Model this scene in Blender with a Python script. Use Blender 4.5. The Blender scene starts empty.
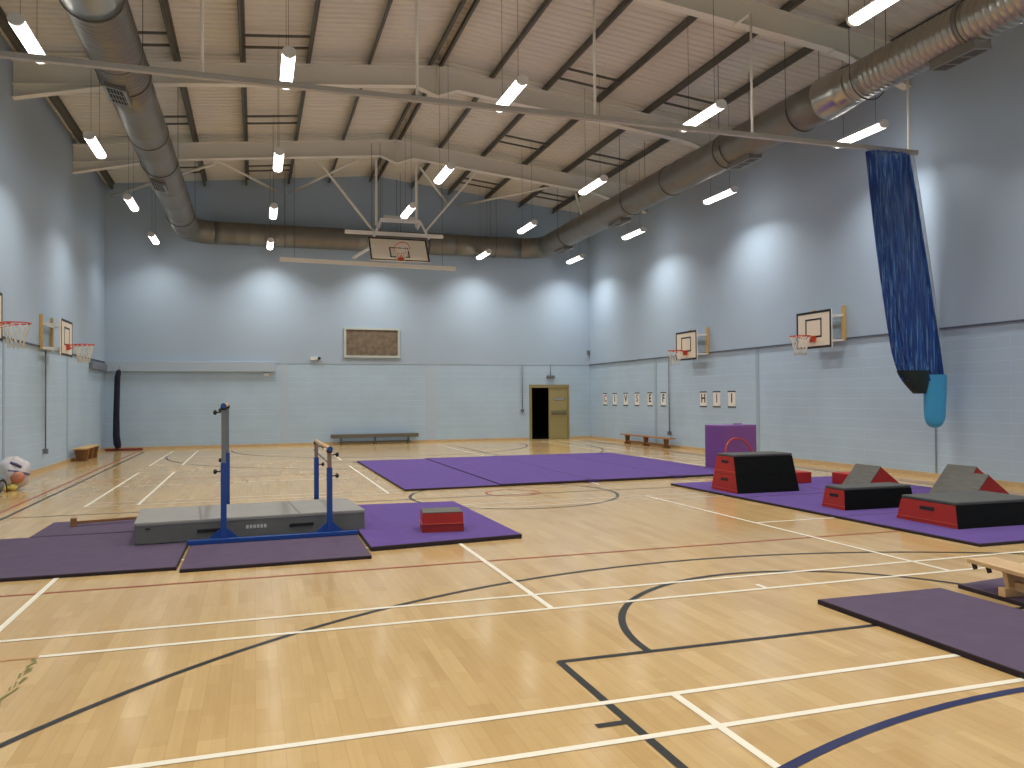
import bpy, bmesh, math, random
from mathutils import Vector, Matrix
random.seed(7)
PI = math.pi
col = bpy.context.scene.collection
XL, XR, YB, YN = -4.78, 12.76, 29.46, -3.6      # room: left wall, right wall, back wall, near wall
XC, SL = 4.18, 0.105                            # roof ridge and slope
TZ = 2.91                                       # top of the painted blockwork

# ------------------------------------------------------------------ materials
def lin(c):
    return tuple(((v/255)/12.92 if v/255 <= .04045 else ((v/255+.055)/1.055)**2.4) for v in c)
MATS = {}
def mat(name, rgb, rough=.5, metal=0, noise=0, nscale=8, bump=0, bscale=60, spec=.5, coat=0, emit=None, estr=0, stretch=(1,1,1)):
    if name in MATS: return MATS[name]
    m = bpy.data.materials.new(name); m.use_nodes = True; MATS[name] = m
    nt = m.node_tree; N = nt.nodes; L = nt.links; b = N['Principled BSDF']
    c = lin(rgb)
    b.inputs['Base Color'].default_value = (*c, 1)
    b.inputs['Roughness'].default_value = rough; b.inputs['Metallic'].default_value = metal
    b.inputs['Specular IOR Level'].default_value = spec
    b.inputs['Coat Weight'].default_value = coat
    if emit:
        b.inputs['Emission Color'].default_value = (*emit, 1); b.inputs['Emission Strength'].default_value = estr
    if noise or bump:
        tc = N.new('ShaderNodeTexCoord'); mp = N.new('ShaderNodeMapping'); mp.inputs['Scale'].default_value = stretch
        L.new(tc.outputs['Object'], mp.inputs[0])
    if noise:
        n = N.new('ShaderNodeTexNoise'); n.inputs['Scale'].default_value = nscale; n.inputs['Detail'].default_value = 4
        L.new(mp.outputs[0], n.inputs['Vector'])
        r = N.new('ShaderNodeMapRange'); r.inputs[1].default_value = .3; r.inputs[2].default_value = .7
        r.inputs[3].default_value = 1-noise; r.inputs[4].default_value = 1+noise
        L.new(n.outputs['Fac'], r.inputs[0])
        v = N.new('ShaderNodeVectorMath'); v.operation = 'SCALE'; v.inputs[0].default_value = c
        L.new(r.outputs[0], v.inputs['Scale']); L.new(v.outputs[0], b.inputs['Base Color'])
    if bump:
        n2 = N.new('ShaderNodeTexNoise'); n2.inputs['Scale'].default_value = bscale
        L.new(mp.outputs[0], n2.inputs['Vector'])
        bp = N.new('ShaderNodeBump'); bp.inputs['Strength'].default_value = bump; bp.inputs['Distance'].default_value = .01
        L.new(n2.outputs['Fac'], bp.inputs['Height']); L.new(bp.outputs[0], b.inputs['Normal'])
    return m

def brick_wall(name, rgb, axis):
    m = mat(name, rgb, .6); nt = m.node_tree; N = nt.nodes; L = nt.links; b = N['Principled BSDF']
    tc = N.new('ShaderNodeTexCoord'); sp = N.new('ShaderNodeSeparateXYZ'); cb = N.new('ShaderNodeCombineXYZ')
    L.new(tc.outputs['Object'], sp.inputs[0]); L.new(sp.outputs[axis], cb.inputs[0]); L.new(sp.outputs[2], cb.inputs[1])
    br = N.new('ShaderNodeTexBrick'); br.inputs['Scale'].default_value = 1
    br.inputs['Brick Width'].default_value = 3.6; br.offset = .5; br.inputs['Row Height'].default_value = .224
    br.inputs['Mortar Size'].default_value = .008; br.inputs['Mortar Smooth'].default_value = .6
    c = Vector(lin(rgb))
    br.inputs['Color1'].default_value = (*(c*1.0), 1); br.inputs['Color2'].default_value = (*(c*.97), 1)
    br.inputs['Mortar'].default_value = (*(c*1.14), 1)
    L.new(cb.outputs[0], br.inputs['Vector'])
    bb = N.new('ShaderNodeTexBrick'); bb.inputs['Scale'].default_value = 1; bb.inputs['Brick Width'].default_value = .45; bb.inputs['Row Height'].default_value = .224
    bb.inputs['Mortar Size'].default_value = .006; bb.inputs['Mortar Smooth'].default_value = .6; L.new(cb.outputs[0], bb.inputs['Vector'])
    n = N.new('ShaderNodeTexNoise'); n.inputs['Scale'].default_value = 1.2; L.new(tc.outputs['Object'], n.inputs['Vector'])
    r = N.new('ShaderNodeMapRange'); r.inputs[1].default_value = .3; r.inputs[2].default_value = .7; r.inputs[3].default_value = .96; r.inputs[4].default_value = 1.03
    L.new(n.outputs['Fac'], r.inputs[0])
    v = N.new('ShaderNodeVectorMath'); v.operation = 'SCALE'; L.new(br.outputs['Color'], v.inputs[0]); L.new(r.outputs[0], v.inputs['Scale'])
    L.new(v.outputs[0], b.inputs['Base Color'])
    bp = N.new('ShaderNodeBump'); bp.inputs['Strength'].default_value = .18; bp.inputs['Distance'].default_value = .008; bp.invert = True
    L.new(bb.outputs['Fac'], bp.inputs['Height']); L.new(bp.outputs[0], b.inputs['Normal'])
    return m

def floor_mat():
    m = mat('beech_floor', (205,168,122), .3); nt = m.node_tree; N = nt.nodes; L = nt.links; b = N['Principled BSDF']
    tc = N.new('ShaderNodeTexCoord'); sp = N.new('ShaderNodeSeparateXYZ'); cb = N.new('ShaderNodeCombineXYZ')
    L.new(tc.outputs['Object'], sp.inputs[0]); L.new(sp.outputs[1], cb.inputs[0]); L.new(sp.outputs[0], cb.inputs[1])
    def brick(w, h, c1, c2, off):
        br = N.new('ShaderNodeTexBrick'); br.inputs['Scale'].default_value = 1
        br.inputs['Brick Width'].default_value = w; br.inputs['Row Height'].default_value = h
        br.inputs['Mortar Size'].default_value = .0009; br.inputs['Mortar Smooth'].default_value = .4
        br.offset = off; br.squash = 1
        br.inputs['Color1'].default_value = (*lin(c1), 1); br.inputs['Color2'].default_value = (*lin(c2), 1)
        br.inputs['Mortar'].default_value = (*lin((170,134,88)), 1)
        L.new(cb.outputs[0], br.inputs['Vector']); return br
    a = brick(1.15, .135, (206,174,122), (186,151,99), .37)
    c = brick(.47, .0675, (209,178,127), (191,158,106), .43)
    mx = N.new('ShaderNodeMix'); mx.data_type = 'RGBA'; mx.inputs[0].default_value = .45
    L.new(a.outputs['Color'], mx.inputs[6]); L.new(c.outputs['Color'], mx.inputs[7])
    mp = N.new('ShaderNodeMapping'); mp.inputs['Scale'].default_value = (14, .7, 1); L.new(tc.outputs['Object'], mp.inputs[0])
    n = N.new('ShaderNodeTexNoise'); n.inputs['Scale'].default_value = 3; n.inputs['Detail'].default_value = 5; L.new(mp.outputs[0], n.inputs['Vector'])
    r = N.new('ShaderNodeMapRange'); r.inputs[1].default_value = .3; r.inputs[2].default_value = .7; r.inputs[3].default_value = .96; r.inputs[4].default_value = 1.03
    L.new(n.outputs['Fac'], r.inputs[0])
    n3 = N.new('ShaderNodeTexNoise'); n3.inputs['Scale'].default_value = .45; L.new(tc.outputs['Object'], n3.inputs['Vector'])
    r3 = N.new('ShaderNodeMapRange'); r3.inputs[1].default_value = .3; r3.inputs[2].default_value = .7; r3.inputs[3].default_value = .96; r3.inputs[4].default_value = 1.04
    L.new(n3.outputs['Fac'], r3.inputs[0])
    mu = N.new('ShaderNodeMath'); mu.operation = 'MULTIPLY'; L.new(r.outputs[0], mu.inputs[0]); L.new(r3.outputs[0], mu.inputs[1])
    v = N.new('ShaderNodeVectorMath'); v.operation = 'SCALE'; L.new(mx.outputs[2], v.inputs[0]); L.new(mu.outputs[0], v.inputs['Scale'])
    L.new(v.outputs[0], b.inputs['Base Color'])
    rr = N.new('ShaderNodeMapRange'); rr.inputs[1].default_value = .3; rr.inputs[2].default_value = .7; rr.inputs[3].default_value = .14; rr.inputs[4].default_value = .17
    L.new(n3.outputs['Fac'], rr.inputs[0]); L.new(rr.outputs[0], b.inputs['Roughness'])
    b.inputs['Specular IOR Level'].default_value = .42
    return m

WALL_UP = (172,191,211); WALL_LO = (180,203,224)
M = dict(
    floor=floor_mat(),
    white_line=mat('white_line_paint', (234,226,206), .35), dark_line=mat('dark_line_paint', (26,27,25), .35),
    red_line=mat('red_line_paint', (158,58,40), .35), blue_line=mat('blue_line_paint', (14,26,78), .35),
    green_line=mat('worn_green_tape', (112,112,58), .6, noise=.3, nscale=30), faded=mat('faded_line_paint', (190,145,95), .4),
    upper=mat('upper_wall_paint', WALL_UP, .55, noise=.015, nscale=.8), pil=mat('column_paint', (160,180,196), .5),
    lowY=brick_wall('blockwork_side', WALL_LO, 1), lowX=brick_wall('blockwork_back', WALL_LO, 0),
    shadow_line=mat('painted_shadow_line', (84,92,108), .7), skirt=mat('skirting_wood', (205,178,136), .45, noise=.08),
    roof=mat('roof_liner', (224,221,211), .6, noise=.03, nscale=.5), beam=mat('beam_paint', (236,233,223), .5),
    purlin=mat('galvanised_purlin', (104,102,94), .5, metal=.3, noise=.12, nscale=2), track=mat('white_enamel', (176,174,168), .45),
    duct=mat('galvanised_duct', (128,125,118), .45, metal=.6, noise=.05, nscale=3), ductsmooth=mat('smooth_duct', (175,172,165), .3, metal=.95),
    grille=mat('grille_metal', (150,148,142), .4, metal=.5), darkm=mat('dark_cavity', (28,26,24), .8),
    lampbody=mat('lamp_body', (225,225,222), .4), wire=mat('steel_wire', (70,66,60), .5, metal=.5),
    diffuser=mat('lamp_diffuser', (255,255,255), .5, emit=(1,.97,.91), estr=9),
    board=mat('backboard_face', (240,228,208), .4), black=mat('black_paint', (24,24,26), .45), orange=mat('orange_rim', (200,70,45), .4),
    net=mat('white_cord', (225,220,205), .8), pine=mat('varnished_pine', (205,170,110), .4, noise=.12, nscale=10, stretch=(6,6,1)),
    whitebar=mat('white_bracket', (225,226,224), .4),
    matP=mat('purple_mat_carpet', (97,76,137), .9, noise=.06, nscale=5, bump=.3, bscale=250, spec=.1),
    matD=mat('plum_mat_carpet', (92,79,99), .9, noise=.06, nscale=5, bump=.3, bscale=250, spec=.1),
    matEdge=mat('mat_edge', (38,26,34), .85), tab=mat('velcro_tab', (60,45,95), .9),
    vinylP=mat('purple_vinyl', (124,74,142), .4), vinylTop=mat('purple_vinyl_top', (125,85,150), .45),
    crashTop=mat('grey_mat_top', (138,136,132), .75, noise=.05, nscale=4), crashSide=mat('dark_grey_mat_side', (98,98,96), .6, noise=.08, nscale=5),
    seam=mat('mat_seam', (110,108,104), .8), label=mat('pale_label', (190,190,186), .6),
    blue=mat('blue_powder_coat', (22,66,140), .35), steel=mat('grey_steel', (125,130,134), .35, metal=.6), pinksteel=mat('worn_steel', (150,125,120), .4, metal=.4),
    redv=mat('red_vinyl', (165,34,26), .5, noise=.06, nscale=6), darkred=mat('dark_red_vinyl', (140,24,20), .5),
    blackv=mat('black_vinyl', (6,7,8), .5, spec=.15), carpetG=mat('grey_carpet', (98,98,92), .95, noise=.14, nscale=7, stretch=(1,1,6)),
    piping=mat('red_piping', (205,85,55), .5), bench=mat('bench_wood', (205,170,124), .35, noise=.08, nscale=6, stretch=(8,1,1)),
    benchD=mat('dark_bench_wood', (165,110,60), .4, noise=.12, nscale=8), greyb=mat('grey_bench', (105,100,88), .6),
    brownleg=mat('brown_wood', (140,98,55), .5, noise=.1), doorP=mat('door_paint', (160,148,100), .45), doorF=mat('door_frame', (150,138,96), .5),
    paper=mat('poster_paper', (238,236,230), .7), ink=mat('poster_ink', (45,40,50), .7), inkc=mat('faint_ink', (150,110,130), .7),
    brownp=mat('brown_panel', (120,105,88), .7, noise=.3, nscale=6), paleframe=mat('pale_frame', (188,196,192), .5),
    navy=mat('navy_fabric', (18,22,45), .8, noise=.2, nscale=6), redbar=mat('dark_red_bar', (130,45,42), .6),
    skyv=mat('light_blue_vinyl', (66,160,210), .3), greenblack=mat('green_black_fabric', (18,38,36), .7),
    box=mat('grey_plastic', (110,112,116), .5), hoop=mat('red_hoop', (185,55,40), .35),
    plasticbag=mat('white_plastic_bag', (205,200,202), .3, noise=.1, nscale=9), balo=mat('orange_ball', (190,125,100), .5), baly=mat('yellow_ball', (225,205,110), .5),
    baln=mat('navy_ball', (95,88,125), .5), rug=mat('grey_bag_fabric', (120,125,135), .7),
)
# galvanised corridor beyond the open door
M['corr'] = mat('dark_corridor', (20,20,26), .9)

def net_material():
    m = mat('blue_net', (22,62,138), .7); nt = m.node_tree; N = nt.nodes; L = nt.links; b = N['Principled BSDF']
    tc = N.new('ShaderNodeTexCoord'); mp = N.new('ShaderNodeMapping'); mp.inputs['Scale'].default_value = (20, 20, .12)
    L.new(tc.outputs['Object'], mp.inputs[0])
    n = N.new('ShaderNodeTexNoise'); n.inputs['Scale'].default_value = 2; n.inputs['Detail'].default_value = 5; L.new(mp.outputs[0], n.inputs['Vector'])
    cr = N.new('ShaderNodeValToRGB'); e = cr.color_ramp.elements
    e[0].position = .38; e[0].color = (*lin((8,48,118)), 1); e[1].position = .68; e[1].color = (*lin((120,168,214)), 1)
    e2 = cr.color_ramp.elements.new(.55); e2.color = (*lin((12,72,152)), 1)
    L.new(n.outputs['Fac'], cr.inputs[0]); L.new(cr.outputs[0], b.inputs['Base Color'])
    n2 = N.new('ShaderNodeTexNoise'); n2.inputs['Scale'].default_value = 1.5; L.new(mp.outputs[0], n2.inputs['Vector'])
    r = N.new('ShaderNodeMapRange'); r.inputs[1].default_value = .35; r.inputs[2].default_value = .62; r.inputs[3].default_value = .98; r.inputs[4].default_value = .7
    L.new(n2.outputs['Fac'], r.inputs[0]); L.new(r.outputs[0], b.inputs['Alpha'])
    return m
M['bluenet'] = net_material()
def pale_net():
    m = mat('pale_cord_net', (170,180,196), .8); m.node_tree.nodes['Principled BSDF'].inputs['Alpha'].default_value = .45
    return m
M['palenet'] = pale_net()

# ------------------------------------------------------------------ mesh builder
class MB:
    def __init__(s): s.v = []; s.f = []; s.mi = []; s.sm = []
    def add(s, vs, fs, mi=0, smooth=False, xf=None):
        o = len(s.v)
        s.v += [tuple(xf @ Vector(p)) if xf else tuple(p) for p in vs]
        for f in fs: s.f.append([i+o for i in f]); s.mi.append(mi); s.sm.append(smooth)
        return s
    def box(s, x0, x1, y0, y1, z0, z1, mi=0, xf=None):
        vs = [(x,y,z) for z in (z0,z1) for y in (y0,y1) for x in (x0,x1)]
        return s.add(vs, [(0,2,3,1),(4,5,7,6),(0,1,5,4),(2,6,7,3),(0,4,6,2),(1,3,7,5)], mi, xf=xf)
    def rbox(s, x0, x1, y0, y1, z0, z1, r=.01, mi=0, xf=None):       # box with all edges chamfered
        bm = bmesh.new(); bmesh.ops.create_cube(bm, size=1)
        for v in bm.verts: v.co = Vector(((x0+x1)/2+v.co.x*(x1-x0), (y0+y1)/2+v.co.y*(y1-y0), (z0+z1)/2+v.co.z*(z1-z0)))
        bmesh.ops.bevel(bm, geom=list(bm.edges), offset=r, segments=2, affect='EDGES', profile=.5)
        bm.verts.index_update()
        s.add([v.co[:] for v in bm.verts], [[v.index for v in f.verts] for f in bm.faces], mi, xf=xf); bm.free(); return s
    def prism(s, poly, d0, d1, plane='XY', mi=0, mside=None, xf=None):   # polygon in a plane, extruded along the third axis
        n = len(poly)
        def P(a, b, c): return {'XY':(a,b,c), 'XZ':(a,c,b), 'YZ':(c,a,b)}[plane]
        vs = [P(a,b,d0) for a,b in poly] + [P(a,b,d1) for a,b in poly]
        s.add(vs, [list(range(n))[::-1], list(range(n,2*n))], mi, xf=xf)
        s.add(vs, [(i,(i+1)%n,n+(i+1)%n,n+i) for i in range(n)], mi if mside is None else mside, xf=xf); return s
    def frustum(s, b, t, mis=(0,0,0), xf=None):   # b,t = (x0,x1,y0,y1,z); mis = (x ends, y sides, caps)
        vs = [(x,y,q[4]) for q in (b,t) for y in (q[2],q[3]) for x in (q[0],q[1])]
        s.add(vs, [(0,4,6,2),(1,3,7,5)], mis[0], xf=xf); s.add(vs, [(0,1,5,4),(2,6,7,3)], mis[1], xf=xf)
        s.add(vs, [(0,2,3,1),(4,5,7,6)], mis[2], xf=xf); return s
    def tube(s, pts, r, seg=10, mi=0, closed=False, xf=None, caps=True):
        pts = [Vector(p) for p in pts]; n = len(pts); rr = r if isinstance(r, (list,tuple)) else [r]*n
        vs = []; up = None
        for i, p in enumerate(pts):
            a = pts[i-1] if (i or closed) else p; b = pts[(i+1)%n] if (i < n-1 or closed) else p
            t = (b-a).normalized()
            if up is None: up = Vector((0,0,1)) if abs(t.z) < .9 else Vector((1,0,0))
            x = t.cross(up)
            if x.length < 1e-5: up = Vector((1,0,0)); x = t.cross(up)
            x.normalize(); y = x.cross(t).normalized(); up = y
            for k in range(seg): a_ = 2*PI*k/seg; vs.append(p + rr[i]*(math.cos(a_)*x + math.sin(a_)*y))
        fs = []
        for i in range(n if closed else n-1):
            for k in range(seg):
                j = (i+1)%n; fs.append((i*seg+k, i*seg+(k+1)%seg, j*seg+(k+1)%seg, j*seg+k))
        s.add(vs, fs, mi, True, xf)
        if caps and not closed: s.add(vs, [list(range(seg))[::-1], list(range((n-1)*seg, n*seg))], mi, False, xf)
        return s
    def bar(s, a, b, w, h=None, mi=0, up=(0,0,1)):       # rectangular bar between two points
        a = Vector(a); b = Vector(b); h = h or w; t = (b-a).normalized(); u = Vector(up)
        if abs(t.dot(u)) > .98: u = Vector((0,1,0))
        x = t.cross(u).normalized(); y = x.cross(t)
        vs = [p + x*sx*w/2 + y*sy*h/2 for p in (a,b) for sx,sy in ((-1,-1),(1,-1),(1,1),(-1,1))]
        return s.add(vs, [(0,1,2,3),(7,6,5,4),(0,4,5,1),(1,5,6,2),(2,6,7,3),(3,7,4,0)], mi)
    def sphere(s, c, r, seg=20, rings=12, mi=0, xf=None, fn=None):
        vs = []; rx, ry, rz = r if isinstance(r, (tuple,list)) else (r,r,r)
        for i in range(rings+1):
            for k in range(seg):
                th = PI*i/rings; ph = 2*PI*k/seg; d = Vector((math.sin(th)*math.cos(ph), math.sin(th)*math.sin(ph), math.cos(th)))
                q = fn(d) if fn else 1
                vs.append((c[0]+d.x*rx*q, c[1]+d.y*ry*q, c[2]+d.z*rz*q))
        fs = [(i*seg+k, (i+1)*seg+k, (i+1)*seg+(k+1)%seg, i*seg+(k+1)%seg) for i in range(rings) for k in range(seg)]
        return s.add(vs, fs, mi, True, xf)
    def build(s, name, mats, parent=None, loc=None):
        me = bpy.data.meshes.new(name); me.from_pydata(s.v, [], s.f)
        for m in (mats if isinstance(mats, (list,tuple)) else [mats]): me.materials.append(m)
        me.polygons.foreach_set('material_index', s.mi); me.polygons.foreach_set('use_smooth', s.sm)
        bm = bmesh.new(); bm.from_mesh(me); bmesh.ops.remove_doubles(bm, verts=bm.verts, dist=2e-6)
        bmesh.ops.recalc_face_normals(bm, faces=bm.faces); bm.to_mesh(me); bm.free()
        me.update(); o = bpy.data.objects.new(name, me); col.objects.link(o)
        if parent: o.parent = parent
        if loc: o.location = loc
        return o

def thing(name, label, cat, loc=(0,0,0), rz=0, group=None):
    o = bpy.data.objects.new(name, None); col.objects.link(o); o.empty_display_size = .2
    o.location = loc; o.rotation_euler = (0,0,rz); o['label'] = label; o['category'] = cat
    if group: o['group'] = group
    return o
def tag(o, label, cat, group=None, kind=None):
    o['label'] = label; o['category'] = cat
    if group: o['group'] = group
    if kind: o['kind'] = kind
    return o
def struct(o, label=None):
    o['kind'] = 'structure'
    if label: o['label'] = label
    return o
def copy_tree(o, parent=None):
    kids = list(o.children); c = o.copy(); col.objects.link(c); c.parent = parent
    for ch in kids: copy_tree(ch, c)
    return c

# ------------------------------------------------------------------ floor with painted courts
fl = MB(); fl.box(XL-.2, XR+.2, YN-.2, YB+.2, -.2, 0, 0)
ZC = [0]
def strip(x0, y0, x1, y1, w, mi, z):
    ZC[0] += 1; z += ZC[0]*.000012
    d = Vector((x1-x0, y1-y0, 0)); n = Vector((-d.y, d.x, 0)).normalized()*w/2; a = Vector((x0,y0,z)); b = Vector((x1,y1,z))
    fl.add([a-n, b-n, b+n, a+n], [(0,1,2,3)], mi)
def arc(cx, cy, r, a0, a1, w, mi, z, n=72):
    ZC[0] += 1; z += ZC[0]*.000012; vs = []
    for i in range(n+1):
        a = math.radians(a0+(a1-a0)*i/n)
        for q in (r-w/2, r+w/2): vs.append((cx+q*math.cos(a), cy+q*math.sin(a), z))
    fl.add(vs, [(2*i, 2*i+1, 2*i+3, 2*i+2) for i in range(n)], mi)
WH, DK, RD, BL, GR, FD = 1, 2, 3, 4, 5, 6
zW, zD, zR = .0030, .0016, .0023
CX = XC
for y0 in (-2.125, 5.87, 13.864, 21.858):                      # four badminton courts laid across the hall
    y1 = y0+6.1; x0, x1 = CX-6.7, CX+6.7; W = .048
    for yy in (y0, y0+.46, y1-.46, y1):
        if abs(yy-5.87) < .01: strip(-1.33, yy, x1, yy, W, WH, zW); strip(x0, yy, -1.33, yy, W, FD, zW)
        else: strip(x0, yy, x1, yy, W if yy < 10 else .03, WH, zW)
    for xx in (x0, x0+.76, x1-.76, x1): strip(xx, y0, xx, y1, W, WH, zW)
    for xx in (CX-1.98, CX+1.98): strip(xx, y0, xx, y1, W, WH, zW)
    for sx in (-1, 1): strip(CX+sx*1.98, y0+3.05, CX+sx*6.7, y0+3.05, .03 if y0 > 10 else W, WH, zW)
strip(CX-.02, 5.87, CX-.02, 6.02, .04, WH, zW)
# basketball court
strip(-3.38, YN+1.5, -3.38, YB-1.5, .05, DK, zD); strip(11.74, YN+1.5, 11.74, YB-1.5, .05, DK, zD)
strip(-3.38, 12.95, 11.74, 12.95, .04, DK, zD); arc(CX, 12.95, 1.75, 0, 360, .05, DK, zD)
for yc, s in ((.52, 1), (25.38, -1)):
    arc(CX, yc, 6.62, 0 if s > 0 else 180, 180 if s > 0 else 360, .05, DK, zD)
    fy = yc+s*4.16
    strip(CX-2.39, fy, CX+2.42, fy, .05, DK, zD)
    arc(CX+.02, fy, 1.78, 0 if s > 0 else 180, 180 if s > 0 else 360, .055, DK, zD)
    for sx in (-1, 1):
        strip(CX+sx*2.38, fy, CX+sx*2.38, fy-s*5.6, .05, DK, zD)
        strip(CX+sx*2.38, fy-s*.97, CX+sx*2.56, fy-s*.97, .05, DK, zD)
# netball court
strip(-3.60, YN+1.2, -3.60, YB-1.2, .04, RD, zR); strip(11.96, YN+1.2, 11.96, YB-1.2, .04, RD, zR)
strip(-3.60, 7.79, 11.96, 7.79, .035, RD, zR); strip(-3.60, 18.1, 11.96, 18.1, .03, RD, zR); arc(CX+.05, 13.2, .45, 0, 360, .04, RD, zR)
arc(4.15, -1.70, 5.1, 0, 180, .055, BL, zR); arc(CX, 27.4, 4.9, 180, 360, .05, BL, zR)
rg = random.Random(3)
for i in range(60):
    y_ = 2.6+i*.054; w_ = rg.uniform(-.02, .02); strip(-1.33+w_, y_, -1.33+w_+rg.uniform(-.03,.03), y_+rg.uniform(.05,.11), rg.uniform(.006,.018), GR, zD)
strip(4.3, 3.99, 4.36, 3.86, .03, WH, zW)
flo = fl.build('floor', [M['floor'], M['white_line'], M['dark_line'], M['red_line'], M['blue_line'], M['green_line'], M['faded']]); struct(flo)

# ------------------------------------------------------------------ walls and roof
def roofz(x, top=9.84): return top - SL*abs(x-XC)
EZ = roofz(XL)
struct(MB().box(XL-.25, XL, YN-.25, YB+.25, 0, TZ, 0).box(XL-.25, XL+.03, YN-.25, YB+.25, TZ+.03, EZ+.05, 1).build('wall_left', [M['lowY'], M['upper']]))
struct(MB().box(XR, XR+.25, YN-.25, YB+.25, 0, TZ, 0).box(XR-.03, XR+.25, YN-.25, YB+.25, TZ+.03, roofz(XR)+.05, 1).build('wall_right', [M['lowY'], M['upper']]))
DX0, DX1, DZ = 10.17, 11.83, 2.14                               # door opening in the back wall
bw = MB()
bw.box(XL-.2, DX0, YB, YB+.25, 0, TZ, 0).box(DX1, XR+.2, YB, YB+.25, 0, TZ, 0).box(DX0, DX1, YB, YB+.25, DZ, TZ, 0)
bw.prism([(XL-.2,TZ),(XR+.2,TZ),(XR+.2,roofz(XR)+.1),(XC,roofz(XC)+.1),(XL-.2,roofz(XL)+.1)], YB-.012, YB+.25, 'XZ', 1)
struct(bw.build('wall_back', [M['lowX'], M['upper']]))
struct(MB().prism([(XL-.2,0),(XR+.2,0),(XR+.2,roofz(XR)+.1),(XC,roofz(XC)+.1),(XL-.2,roofz(XL)+.1)], YN-.25, YN, 'XZ', 0).build('wall_front', [M['lowX'], M['upper']]))
t = 0
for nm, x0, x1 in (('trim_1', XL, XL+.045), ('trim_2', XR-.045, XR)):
    struct(MB().box(x0, x1, YN, YB, TZ, TZ+.03).build(nm, M['shadow_line']))  # dark grey strip: shadow line under the upper wall, put into the colour
def skirt(nm, a): struct(MB().box(*a, 0, .09).build(nm, M['skirt']))
skirt('baseboard_left', (XL, XL+.022, YN, YB)); skirt('baseboard_right', (XR-.022, XR, YN, YB))
struct(MB().box(XL+.022, DX0-.05, YB-.022, YB, 0, .09).box(DX1+.05, XR-.022, YB-.022, YB, 0, .09).build('baseboard_back', M['skirt']))
# roof liner: ribbed sheet running down both slopes
rf = MB(); ys = []; y = YN
while y < YB:
    for dy, dz in ((0,0),(.13,0),(.155,.028),(.195,.028),(.22,0)): ys.append((min(y+dy, YB), dz))
    y += .22
vs = []
for (yy, dz) in ys:
    for x in (XL-.05, XC, XR+.05): vs.append((x, yy, roofz(x)+dz))
n = len(ys)
rf.add(vs, [(3*i+k, 3*i+k+1, 3*i+k+4, 3*i+k+3) for i in range(n-1) for k in (0,1)], 0)
rf.prism([(XL-.2,roofz(XL-.2)+.12),(XC,roofz(XC)+.12),(XR+.2,roofz(XR+.2)+.12),(XR+.2,roofz(XR+.2)+.2),(XC,roofz(XC)+.2),(XL-.2,roofz(XL-.2)+.2)], YN-.2, YB+.2, 'XZ', 0)
struct(rf.build('ceiling', M['roof']))
# wall columns let into the blockwork
k = 3
for (X0, X1) in ((XL, XL+.012), (XR-.012, XR)):
    for yy in ((24.0, 18.3, 12.6, 6.9) if X0 == XL else (24.0, 18.3)):
        struct(MB().box(X0, X1, yy-.07, yy+.07, .09, TZ-.005).build('trim_%d' % k, M['pil'])); k += 1
struct(MB().box(6.1, 6.45, YB-.01, YB, .09, TZ-.005).build('trim_%d' % k, mat('pale_column_paint', (182,199,217), .5))); k += 1
struct(MB().box(.85, 1.1, YB-.01, YB, .09, TZ-.005).build('trim_%d' % k, mat('pale_column_paint', (182,199,217), .5))); k += 1

# ------------------------------------------------------------------ steel frame
def bz(x): return 9.62-SL*abs(x-XC)
def strip_path(mb, pts, w, t, y, mi=0):
    for (a, b) in zip(pts[:-1], pts[1:]):
        mb.prism([(a[0],a[1]),(b[0],b[1]),(b[0],b[1]+t),(a[0],a[1]+t)], y-w/2, y+w/2, 'XZ', mi)
words = ['nearest the back wall, holding the folded hoop', 'second from the back wall',
         'third from the back wall, at the top right', 'above the camera', 'nearest the wall behind the camera']
e = .03
Xa, Xb = XL+e+.005, XR-e-.005
for i, yb in enumerate((24.5, 18.77, 13.0, 7.25, 1.5)):
    r = thing('roof_beam', 'cream painted haunched steel roof beam, ' + words[i], 'beam', (0,yb,0))
    bot = [(Xa,7.9),(-2.5,8.44),(XC-.5,9.09),(XC,8.9),(XC+.5,9.09),(10.86,8.44),(Xb,7.9)]
    web = MB().prism(bot + [(Xb,bz(Xb)),(XC,bz(XC)),(Xa,bz(Xa))], -.008, .008, 'XZ'); web.build('web', M['beam'], r)
    m = MB(); strip_path(m, bot, .2, .022, 0); m.build('bottom_flange', M['beam'], r)
    m = MB(); strip_path(m, [(Xa,bz(Xa)-.022),(XC,bz(XC)-.022),(Xb,bz(Xb)-.022)], .2, .022, 0); m.build('top_flange', M['beam'], r)
    m = MB(); strip_path(m, [(Xa,bz(Xa)-.5),(-2.5,bz(-2.5)-.5)], .2, .018, 0); strip_path(m, [(10.86,bz(10.86)-.5),(Xb,bz(Xb)-.5)], .2, .018, 0)
    m.build('haunch_flange', M['beam'], r)
    m = MB(); m.box(XC-.012, XC+.012, -.1, .1, 8.93, bz(XC)-.03); m.build('stiffener_plate', M['beam'], r)
pw = ['beside the left wall, first in the roof', 'second from the left wall', 'third from the left wall, right of the left duct', 'fourth from the left wall', 'fifth from the left wall',
      'sixth from the left wall', 'left of the pair at the ridge', 'right of the pair at the ridge', 'first right of the ridge pair', 'second right of the ridge pair', 'third right of the ridge pair',
      'fourth right of the ridge pair', 'fifth right of the ridge pair, near the right duct', 'beside the right wall, last in the roof']
PX = [-4.5,-3.05,-1.61,-.24,1.19,2.59,4.05,4.31,5.6,7.0,8.42,9.82,11.2,12.5]
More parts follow.
